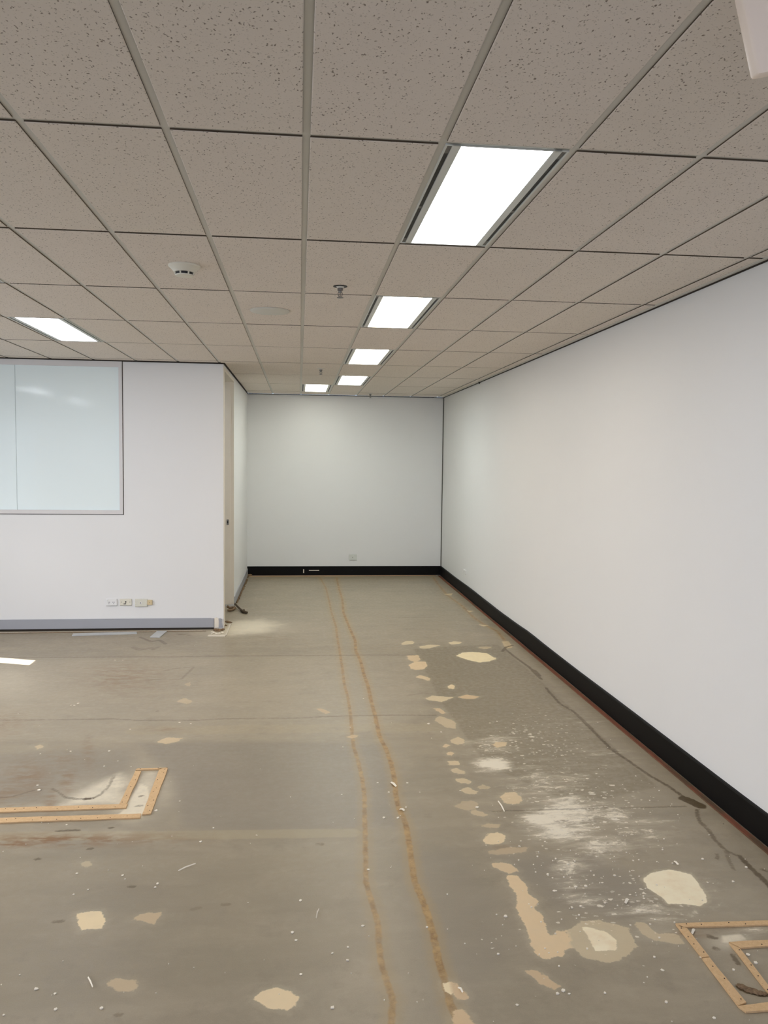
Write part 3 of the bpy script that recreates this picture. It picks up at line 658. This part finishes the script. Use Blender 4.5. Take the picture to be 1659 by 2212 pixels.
# ------------------------------------------------------------------ ceiling lights
MT['clip'] = plain('slot_clip_grey', (.17, .165, .15), .6)
def make_light():
    r = empty('ceiling_light', (0, 0, ZC))
    a, e = G, TL-G; b = MB(); z0, z1 = .000, .006
    for x0, x1 in ((a, .018), (.034, .058), (.362, .386), (.402, TW-G)): b.box((x0, a, z0), (x1, e, z1))
    for y0, y1 in ((a, a+.006), (e-.010, e)): b.box((.018, y0, z0), (.402, y1, z1))
    b.make('frame', MT['fixture'], r)
    for x0, x1 in ((.018, .034), (.386, .402)):
        s = MB().box((x0, a+.006, .0045), (x1, e-.010, .008)).make('air_slot', MT['blackp'], r)
        for y0, y1 in ((a+.006, a+.075), (.63, .655), (e-.08, e-.010)):
            MB().box((x0+.001, y0, .003), (x1-.001, y1, .0046)).make('slot_clip', MT['clip'], s)
    q = MB()
    for x0, x1 in ((.058, .062), (.358, .362)): q.box((x0, a+.006, .0005), (x1, e-.010, .012))
    q.make('inner_lip', MT['fixture'], r)
    MB().box((.062, a+.006, .003), (.358, e-.010, .008)).make('diffuser', MT['lamp_cool'], r)
    return r
L_LABEL = {
 (1, 0): ('nearest ceiling light, the largest lit panel, right of the centre', 'lamp_cool'),
 (1, 2): ('second lit ceiling panel from the camera in the right-hand row', 'lamp_warm'),
 (1, 4): ('third lit ceiling panel from the camera in the right-hand row', 'lamp_warm'),
 (1, 6): ('fourth lit ceiling panel, bluish, just before the last one', 'lamp_new'),
 (0, 7): ('furthest lit ceiling panel, shifted left, close to the end wall', 'lamp_old'),
 (-5, 3): ('lit ceiling panel at the left, above the partition window', 'lamp_cool'),
 (-5, 1): ('ceiling light out of view on the left, level with the nearest one', 'lamp_cool'),
 (-10, 1): ('ceiling light near the outer wall, mirrored in the window glass', 'lamp_cool'),
 (-10, -1): ('rear ceiling light near the outer wall, mirrored in the window glass', 'lamp_cool')}
lp = make_light()
for n_, k in enumerate(LIGHTS):
    loc = (X0+k[0]*TW, Y0+k[1]*TL, ZC); o_ = lp if n_ == 0 else dup(lp, loc); o_.location = loc
    tag(o_, L_LABEL[k][0], 'light', 'recessed ceiling lights')
    d = [c for c in o_.children if c.name.startswith('diffuser')][0]
    if L_LABEL[k][1] != 'lamp_cool':
        d.data = d.data.copy(); d.data.materials[0] = MT[L_LABEL[k][1]]

o_ = dup(lp, (-2.0, 8.72, ZC)); tag(o_, 'ceiling light in the room behind the partition, out of view', 'light', 'recessed ceiling lights')
# ------------------------------------------------------------------ things on the ceiling
p = on_z(398, 573, ZC)
sd_ = tag(empty('smoke_detector', (p.x, p.y, ZC-.0012)), 'round ivory smoke detector with dark vents on a left ceiling tile', 'smoke detector')
MB().lathe([(.080, 0), (.080, -.006), (.077, -.010)], seg=40).make('base', MT['ivory'], sd_, smooth=True)
MB().lathe([(.077, -.0095), (.070, -.014), (.058, -.028), (.052, -.036)], seg=40).make('body', MT['ivory'], sd_, smooth=True)
MB().lathe([(.044, -.0355), (.042, -.048)], seg=32).make('vent', MT['blackp'], sd_)
for k in range(7):
    t = 2*math.pi*(k+.5)/7-math.pi/2+.16; c_, s_ = math.cos(t), math.sin(t)
    MB().tube([(c_*.0475, s_*.0475, -.036), (c_*.045, s_*.045, -.049)], .0045, 6).make('vent_rib', MT['ivory'], sd_)
MB().lathe([(.046, -.0478), (.044, -.053), (.030, -.056)], seg=32).make('cap', MT['ivory'], sd_, smooth=True)
p = on_z(583, 671, ZC)
sp_ = tag(empty('ceiling_plate', (p.x, p.y, ZC-.0012)), 'plain flat white round cover plate on a ceiling tile', 'cover plate')
MB().lathe([(.132, 0), (.132, -.003), (.128, -.006), (.060, -.009), (.001, -.0095)], seg=48).make('disc', plain('cover_plate_paint', (.64, .63, .57), .5, var=.01), sp_, smooth=True)
def sprinkler(px, py, label):
    p = on_z(px, py, ZC); r = tag(empty('sprinkler', (p.x, p.y, ZC-.0012)), label, 'sprinkler', 'ceiling sprinklers'); return r
s1 = sprinkler(735, 618, 'nearest chrome sprinkler, hanging from a black-rimmed hole beside the plate')
MB().lathe([(.040, 0), (.040, -.0025), (.028, -.003)], seg=28).make('escutcheon', MT['blackp'], s1)
MB().lathe([(.024, -.002), (.020, -.007), (.012, -.010), (.010, -.012)], seg=20).make('cup', MT['tee'], s1, smooth=True)
q = MB().lathe([(.016, -.012), (.016, -.024), (.010, -.028), (.008, -.036)], seg=12)
q.make('body', MT['chrome'], s1, smooth=True)
q = MB()
for s_ in (-1, 1): q.tube([(s_*.008, 0, -.030), (s_*.013, 0, -.044), (s_*.005, 0, -.062)], .0024, 6)
q.tube([(0, 0, -.034), (0, 0, -.062)], .003, 6)
q.make('frame_arm', MT['chrome'], s1)
MB().lathe([(.006, -.060), (.019, -.063), (.019, -.065), (.004, -.067)], seg=16).make('deflector', MT['chrome'], s1)
for px, py, lb in ((693, 796, 'second chrome sprinkler, hanging above the middle of the recess'), (800, 849.5, 'furthest small sprinkler, seen against the end wall')):
    p = on_z(px, py, ZC); o_ = dup(s1, (p.x, p.y, ZC-.0012)); o_['label'] = lb
    for c in o_.children:
        if c.name.startswith('escutcheon'): c.data = c.data.copy(); c.data.materials[0] = MT['tee']
p = on_x(1036, 826, XR-.012)
q = MB().lathe([(.010, 0), (.012, -.012), (.007, -.03)], seg=10).make('hook', MT['blackp'], None, (p.x-.004, p.y, p.z+.012)); tag(q, 'tiny black hook at the top of the right wall, far end', 'hook')
# white fitting in the top right corner, close to the lens
fit = tag(empty('ceiling_fitting', (0, 0, 0)), 'white tapered fitting hanging from the ceiling, cut off by top right corner', 'fitting')
Yq = 1.52
A_, B_ = on_y(1608, 12, Yq), on_y(1639.5, 160, Yq)
q = MB(); wd = .30
zt = ZC-.02; xt = A_.x+(A_.x-B_.x)*(zt-A_.z)/(A_.z-B_.z)
dv = [(xt, 0, zt), (B_.x, 0, B_.z), (B_.x+wd, 0, B_.z-.004), (xt+wd+.12, 0, zt)]
for yy in (Yq, Yq+.03): q.v += [(x, yy-(.22 if i_ in (2, 3) else 0), z) for i_, (x, _, z) in enumerate(dv)]
q.f = [(0, 1, 2, 3), (7, 6, 5, 4), (0, 4, 5, 1), (1, 5, 6, 2), (2, 6, 7, 3), (3, 7, 4, 0)]; q.mi = [0]*6
q.make('housing', plain('fitting_white', (.95, .82, .70), .4, var=.01), fit, bevel=.006, smooth=True)
MB().box((xt+.15, Yq-.11, zt-.01), (xt+.19, Yq-.075, ZC+.004)).make('bracket', MT['tee'], fit)
gy_ = on_y(1627, 3, Yq)
q = MB().lathe([(.014, 0), (.012, -.006)], seg=20).make('grey_button', plain('fitting_grey', (.30, .29, .33), .4), fit); q.rotation_euler = (math.radians(90), 0, 0); q.rotation_euler[2] = math.radians(-33); q.location = (gy_.x+.004, Yq-.014, gy_.z+.008)

# ------------------------------------------------------------------ sockets
def outlet(name, a, b_, plane, label, mat, kind, axis='y'):
    """wall plate between two photo pixels on a wall"""
    if axis == 'y': P0, P1 = on_y(*a, plane), on_y(*b_, plane)
    else: P0, P1 = on_x(*a, plane), on_x(*b_, plane)
    w_ = (P1-P0).xy.length; h_ = P0.z-P1.z; cen = (P0+P1)/2
    r = tag(empty(name, cen), label, 'wall socket', 'wall sockets')
    if axis == 'x': r.rotation_euler = (0, 0, math.radians(-90))
    MB().box((-w_/2, -.013, -h_/2), (w_/2, 0, h_/2)).make('plate', mat, r, bevel=.002)
    MB().box((-w_/2+.002, -.004, -h_/2-.0035), (w_/2-.002, -.0005, -h_/2)).make('shadow_strip', MT['edge'], r)  # thin dark strip painting the shadow below the plate
    def dot(nm, x, z, sx, sz, mt, d=.0142): MB().box((x-sx, -d, z-sz), (x+sx, -.012, z+sz)).make(nm, mt, r)
    if kind == 'double':
        for s_ in (-1, 1):
            MB().box((s_*w_*.37-w_*.07, -.016, h_*.22), (s_*w_*.37+w_*.07, -.010, h_*.42)).make('switch', MT['white'], r, bevel=.0015)
            for x, z in ((-.06, .02), (.06, .02), (0, -.2)): dot('pin_slot', s_*w_*.21+x*w_, z*h_, .0022, .004, MT['blackp'])
    elif kind == 'screwed':
        MB().lathe([(.0075, 0), (.0075, .0015)], seg=14).make('hole', MT['blackp'], r, (.002, -.0130, h_*.05)).rotation_euler = (math.radians(90), 0, 0)
        for s_ in (-1, 1): MB().lathe([(.0035, 0), (.003, .0012)], seg=10).make('screw', MT['dark'], r, (s_*w_*.37, -.0130, h_*.02)).rotation_euler = (math.radians(90), 0, 0)
        dot('mark', -w_*.07, -h_*.26, .012, .0035, MT['blackp']); dot('mark', -w_*.0, -h_*.22, .006, .003, MT['blackp'])
    elif kind == 'aerial':
        MB().lathe([(.010, 0), (.009, .003)], seg=16).make('ring', MT['white'], r, (-w_*.03, -.0125, -h_*.02)).rotation_euler = (math.radians(90), 0, 0)
        MB().lathe([(.0055, 0), (.0055, .0045)], seg=12).make('hole', MT['blackp'], r, (-w_*.05, -.0130, 0)).rotation_euler = (math.radians(90), 0, 0)
        for s_ in (-1, 1): MB().box((s_*w_*.46-.004, -.0140, -.012), (s_*w_*.46+.004, -.012, .004)).make('side_clip', MT['ivory'], r)
    elif kind == 'single':
        dot('pin_slot', -.006, -.004, .003, .006, MT['blackp']); dot('switch', .0, h_*.28, .006, .004, MT['white'], .016)
    return r
outlet('power_socket', (229, 1293.5), (253, 1308), YP, 'white double power socket, leftmost of the plates on the partition', MT['white'], 'double')
outlet('wall_plate', (259, 1293.5), (284.5, 1307.5), YP, 'ivory screwed plate with black mark, middle of three on the partition', MT['ivory'], 'screwed')
outlet('aerial_socket', (292, 1293.5), (318.5, 1310), YP, 'ivory aerial socket with round hole, right of three on the partition', plain('old_ivory', (.68, .67, .58), .45), 'aerial')
p = on_y(324, 1301, YP)
jb = tag(empty('junction_block', p), 'small yellowed plastic block beside the aerial socket', 'wall socket')
MB().box((-.024, -.022, -.026), (.026, 0, .026)).make('body', MT['yellowed'], jb, bevel=.004)
MB().lathe([(.003, 0), (.003, .001)], seg=8).make('screw', MT['dark'], jb, (.0, -.0222, 0)).rotation_euler = (math.radians(90), 0, 0)
outlet('power_socket', (754, 1197.5), (771, 1209.5), YB, 'white single power socket low on the end wall', MT['fixture'], 'single')
outlet('power_socket', (1002, 1229), (1007, 1241), XR, 'small white socket low on the right wall at far end', MT['white'], 'single', 'x')

# ------------------------------------------------------------------ carpet gripper strips on the floor
def strip(pix_pts, label, th=.007, mat='chip', nails=True, group='timber gripper strips', name='gripper_strip'):
    pts = [on_z(*q)[:2] for q in pix_pts]; c = np.mean(pts, 0)
    r = tag(empty(name, (c[0], c[1], 0)), label, 'strip', group)
    out = []
    for i in range(len(pts)):
        a, b_ = np.array(pts[i]), np.array(pts[(i+1) % len(pts)]); L = np.hypot(*(b_-a)); n = max(1, int(L/.06))
        nrm = np.array([-(b_-a)[1], (b_-a)[0]])/max(L, 1e-6)
        for k in range(n):
            out.append(tuple(a+(b_-a)*k/n+nrm*(random.uniform(-.0016, .0016) if k else 0)-c))
    MB().poly(out, .0005, th).make('board', MT[mat], r)
    if nails:
        q = MB(); A = np.array(pts)-c
        e = [(np.hypot(*(A[(i+1) % 4]-A[i])), i) for i in range(4)]; i = max(e)[1]
        a, b_, d, c2 = A[i], A[(i+1) % 4], A[(i+3) % 4], A[(i+2) % 4]; L = max(e)[0]
        k = .02
        while k < L-.01:
            t = k/L; s_ = random.choice((.28, .5, .72))
            pnt = (a+(b_-a)*t)*(1-s_)+(d+(c2-d)*t)*s_
            q.lathe([(.0026, 0), (.0022, .0016)], (pnt[0], pnt[1], th-.0003), 6); k += random.uniform(.04, .12)
        o_ = q.make('nails', MT['dark'], r); o_['kind'] = 'stuff'
    return r
strip([(-260,1777.5),(-260,1789),(303,1769),(305,1760)][::-1], 'long front timber gripper strip of the L-shaped outline at the left')
strip([(-260,1756),(-260,1766),(272,1747.5),(276,1739)][::-1], 'long inner timber gripper strip of the left outline, parallel to the front one')
strip([(307,1762),(326,1760),(362,1662),(345,1662)], 'slanting outer timber strip at the right end of the left outline')
strip([(258,1739),(273,1739),(305,1668),(292,1668)], 'slanting inner timber strip of the left outline, left of the outer one')
strip([(293,1665.5),(346,1663.5),(362,1660.5),(297,1662)][::-1], 'short far timber strip closing the top of the left outline')
strip([(1459,1998),(1472,2006),(1700,2000),(1700,1990)], 'far timber strip of the outline at the lower right corner')
strip([(1460,2000),(1472,2007),(1484,2007),(1533,2069),(1516,2072)][:1]+[(1516,2071.5),(1532,2070),(1484,2008.5)], 'short upper length of slanting timber strip, lower right outline')
strip([(1517,2073.5),(1533,2072),(1612,2169),(1594,2176)], 'long lower length of slanting timber strip, lower right outline')
strip([(1594,2177),(1611,2189.5),(1700,2184),(1700,2163.5),(1613,2170.5)][:1]+[(1611,2189.5),(1700,2184),(1700,2163.5)], 'near timber strip at the bottom of the lower right outline')
strip([(1574,2038.5),(1600,2051),(1700,2044),(1700,2031)], 'inner far timber strip of the lower right outline')
strip([(1575,2040.5),(1598,2052),(1700,2185),(1680,2190)][:3]+[(1672,2164)], 'inner slanting timber strip of the lower right outline, cut by frame edge')
# strip along the right wall
r = tag(empty('gripper_strip', (XR, 6.0, 0)), 'thin red-stained gripper strip running along the right skirting', 'strip')
ys = np.linspace(YF, YB-.03, 60); ox = np.interp(ys, np.linspace(YF, YB, 16), rng.normal(0, .003, 16))
o_pts = [(-.054+d, y-6) for y, d in zip(ys, ox)]+[(-.027, YB-.03-6), (-.027, YF-6)]
MB().poly([(float(x), float(y)) for x, y in o_pts], .0005, .006).make('board', MT['red'], r)
MB().poly([(float(x)-.004, float(y)) for x, y in o_pts[:60]]+[(float(x)-.001, float(y)) for x, y in o_pts[:60]][::-1], .0005, .002).make('bare_edge', MT['debris'], r)
# under the end wall and the partition
r = tag(empty('gripper_strip', (.7, YB-.02, 0)), 'thin pale timber strip along the foot of the end wall', 'strip'); MB().box((-1.45, -.02, .0005), (1.44, .0, .007)).make('board', MT['chip'], r)
MTp = plain('pale_dusty_strip', (.66, .60, .50), .85, .2, var=.1); MT['pale'] = MTp
y_ = on_z(200, 1366).y
r = tag(empty('gripper_strip', (-2.8, y_, 0)), 'pale dusty strip lying along the foot of the partition skirting', 'strip'); MB().box((XL+2.85, 0, .0005), (2.8+on_z(444, 1366).x, .018, .007)).make('board', MTp, r)
MB().box((XL+2.85, -.004, .0005), (2.8+on_z(444, 1366).x, -.0005, .006)).make('dark_edge', MT['debris'], r)
PK = dict(mat='pale', nails=False, group='pale strips at the partition corner', th=.008)
strip([(448,1375.5),(486,1375.5),(488,1372.5),(451,1372.5)], 'pale strip lying in front of the broken partition corner', **PK)
strip([(487,1374),(490,1372.5),(500,1348),(496,1348)], 'pale strip running past the side of the broken partition corner', **PK)
strip([(455,1372),(458,1371.5),(463,1365),(460,1365)], 'tiny pale strip piece left of the corner rubble', **PK)

# offcuts of grey metal on the floor by the partition
def offcut(pix_pts, label):
    pts = [on_z(*q)[:2] for q in pix_pts]; c = np.mean(pts, 0)
    r = tag(empty('metal_offcut', (c[0], c[1], 0)), label, 'offcut', 'flat grey offcuts by the partition')
    MB().poly([tuple(np.array(q)-c) for q in pts], .0006, .009).make('sheet', MT['steel'], r)
    a, b_ = [np.array(q)-c for q in (pts[0], pts[1])]
    MB().tube([(a[0], a[1], .009), (b_[0], b_[1], .009)], .0025, 6).make('folded_edge', MT['steel'], r)
offcut([(155.5, 1374.5), (276, 1370.5), (296, 1369.8), (295, 1366.5), (190, 1368.6), (158, 1370)], 'long flat grey offcut lying in front of the partition')
offcut([(324, 1377.5), (345, 1378), (361, 1364.5), (340, 1364)], 'short wide grey offcut leaning at the partition strip')

# rubble and cable ends
def clods(name, label, cat, spots, mat='debris'):
    c = np.mean([on_z(x, y)[:2] for x, y, *_ in spots], 0)
    r = tag(empty(name, (c[0], c[1], 0)), label, cat); 
    for x, y, s_ in spots:
        p = on_z(x, y); MB().lump((p.x-c[0], p.y-c[1], s_*.35), s_*1.3, s_, s_*.6).make('clod', MT[mat], r)
    return r
clods('rubble', 'crumbled brown and white rubble in front of the broken partition corner', 'rubble', [(466, 1362, .022), (470, 1363.5, .026), (474, 1362, .02), (479, 1362, .018), (482, 1360, .014)])
clods('plaster_rubble', 'white plaster crumbs beside the broken partition corner', 'rubble', [(459, 1366.5, .012), (463, 1368, .013), (468, 1369.5, .012), (474, 1369, .012), (480, 1367.5, .012)], 'plaster')
clods('dirt_clod', 'dark dirt at the near foot of the door frame', 'rubble', [(490, 1344, .018), (494, 1345.5, .02), (498, 1345.5, .014), (486.5, 1352, .016)])
def cable(name, label, chains, mat):
    c = on_z(*chains[0][0][0][:2]); r = tag(empty(name, (c.x, c.y, 0)), label, 'cable')
    for pts, rad in chains:
        q = [on_z(x, y, z)-Vector((c.x, c.y, 0)) for x, y, z in pts]
        MB().tube(q, rad, 8).make('strand', mat, r, smooth=True)
    return r
r_ = clods('carpet_scrap', 'brown fibrous scrap inside the lower right timber outline', 'scrap', [(A4((x, y))[0][0], A4((x, y))[0][1], w_) for x, y, w_ in ((1432,1012,.008),(1450,1022,.010),(1472,1032,.011),(1495,1042,.011),(1520,1052,.012),(1545,1062,.012),(1572,1070,.012),(1600,1076,.010),(1625,1078,.009))])
CB = plain('frayed_cable_brown', (.075, .055, .035), .8, .2, var=.5, scale=40)
cable('cable_end', 'dark frayed cable end sticking out past the door frame foot', [([(508, 1304.5, .03), (513, 1310, .03), (519, 1315.5, .022), (523, 1318.5, .02), (529, 1321, .015)], .011), ([(521, 1318, .02), (526, 1322, .018), (534, 1323.5, .016)], .014), ([(522, 1320, .02), (527, 1317.5, .02)], .010)], CB)
cable('torn_cable', 'brown torn cable and dirt at the foot of the far door jamb', [([(491, 1310, .05), (496, 1313, .03), (502, 1312, .03), (508, 1313.5, .025)], .014), ([(491.5, 1318.5, .02), (497, 1318.5, .02), (503, 1316.5, .02), (508, 1313.5, .02)], .013)], MT['debris'])
o_ = clods('dirt_pile', 'brown dirt heap in the far left corner of the recess', 'rubble', [(539, 1241, .035), (537, 1244.5, .04), (542, 1239.5, .03), (534, 1248, .02)])
q = MB()
for k in range(26):
    t = k/25; y = 1252+t*50; x = 533-t*25+random.uniform(0, 3); p = on_z(x, y); q.lump((max(p.x, XC+.02), p.y, .006), random.uniform(.01, .022), random.uniform(.015, .03), random.uniform(.006, .018))
o_ = q.make('dirt_line', MT['debris']); tag(o_, 'crumbled dirt along the foot of the recess side skirting', 'dirt', kind='stuff')

# curled paper scraps and paint flakes
def scrap(pix, lab, w_=.008):
    pts = [on_z(*q) for q in pix]; c = pts[0]; b = MB(); n = len(pts)
    for i, p in enumerate(pts):
        d = pts[min(i+1, n-1)]-pts[max(i-1, 0)]; nr = Vector((-d.y, d.x, 0)).normalized()*w_*(.4+.6*math.sin(math.pi*(i+.5)/n)); z = .002+.006*abs(math.sin(i*1.7))
        for s_ in (-1, 1):
            for dz in (0, .0006): b.v.append(tuple(p-c+nr*s_+Vector((0, 0, z+dz+(.003 if s_ > 0 else 0)))))
    for i in range(n-1):
        k = i*4; b.f += [(k, k+4, k+6, k+2), (k+1, k+3, k+7, k+5), (k, k+1, k+5, k+4), (k+2, k+6, k+7, k+3)]; b.mi += [0]*4
    b.f += [(0, 2, 3, 1), ((n-1)*4, (n-1)*4+1, (n-1)*4+3, (n-1)*4+2)]; b.mi += [0, 0]
    tag(b.make('paper_scrap', MT['plaster'], None, c), lab, 'scrap', 'white paper scraps')
scrap(A9((120,1225),(150,1260),(180,1280),(195,1300)), 'curled white scrap above the large cream patch, lower right', .004)
scrap(A4((1065,610),(1075,592),(1085,578)), 'white scrap inside the corner of the lower right outline', .005)
scrap(A4((545,372),(558,352),(568,340)), 'white scrap left of the large cream patch', .006)
scrap(A3((800,650),(815,665),(828,682)), 'thin white sliver on the peach patch at the end of glue line', .003)
scrap(A7((650,1780),(670,1800),(695,1820)), 'white sliver lying across the right glue line, mid floor', .007)
scrap(A7((725,2010),(745,2018),(765,2026)), 'second white sliver on the right glue line, nearer the camera', .006)
scrap(A2((770,165),(800,155),(845,135)), 'long thin white sliver on the near left floor', .0025)
scrap(A2((380,625),(390,650),(400,670)), 'thin white sliver above the faint patch, bottom left', .002)
scrap(A2((1365,370),(1370,350),(1378,330)), 'short white sliver left of the left glue line, near floor', .002)
scrap(A5((1060,1540),(1090,1590),(1118,1638)), 'thin white sliver beside the round tan patch', .003)
q = MB()
def flake(x, y, s_):
    p = on_z(x, y); n = random.randint(4, 6); a0 = random.random()*6
    q.poly([(p.x+s_*random.uniform(.6, 1.2)*math.cos(a0+6.283*k/n), p.y+s_*random.uniform(.6, 1.2)*math.sin(a0+6.283*k/n)) for k in range(n)], .0006, random.uniform(.002, .005))
SP = (A2((240,762,),(1435,520),(1500,550),(1262,430),(1297,292),(1300,610),(155,675),(85,613),(237,693),(868,38),(1110,10),(1590,158),(380,245),(318,266),(680,220),(670,235),(1435,755),(1566,400),(1502,493),(15,787),(332,175),(440,757),(1278,463),(530,183),(540,200))
      + A1((258,738),(452,722),(700,720),(668,818),(755,785),(838,820),(1000,1102),(1150,1040),(1222,545),(1150,537),(735,138),(785,138),(833,580),(20,1363),(428,1192),(1285,1300),(1365,1212),(1640,1258),(240,940),(250,970),(500,415),(455,427),(475,427))
      + A4((650,30),(95,65),(150,40),(1385,200),(770,790),(865,1140),(60,1055),(1570,520),(1505,770),(1560,835),(1390,890),(45,108),(300,150),(160,240),(235,235),(5,270),(110,240),(690,330),(130,405),(1240,1265),(385,1070),(835,890))
      + A3((50,442),(140,485),(1030,212),(1085,222),(1040,448),(1500,45),(1375,68),(1480,165),(1430,665),(615,288),(230,278),(1403,520),(48,768),(1395,685),(1465,685))
      + A9((170,940),(590,1188),(1090,1555),(1300,1318)) + A7((535,1785),(790,1785),(630,1865),(705,2085),(590,2080),(305,1310),(975,1280),(415,1065),(240,1480),(230,1885),(895,1865))
      + A5((440,845),(465,975),(250,1375),(80,1460),(235,1595),(40,1690),(165,1690),(875,1593),(550,920),(1050,825)))
for x, y in SP: flake(x, y, random.uniform(.0035, .0085)*(1 if y > 1800 else 1.25))
for k in range(110): flake(random.uniform(0, 1659), 1330+random.random()**.7*880, random.uniform(.0012, .0032))
for k in range(150): flake(random.gauss(1270, 130), random.gauss(1850, 110), random.uniform(.0015, .006))
q.v = [(min(x, XR-.10), y, z) for x, y, z in q.v]
o_ = q.make('paint_flakes', MT['plaster']); tag(o_, 'white paint flakes scattered over the bare floor', 'flakes', kind='stuff')
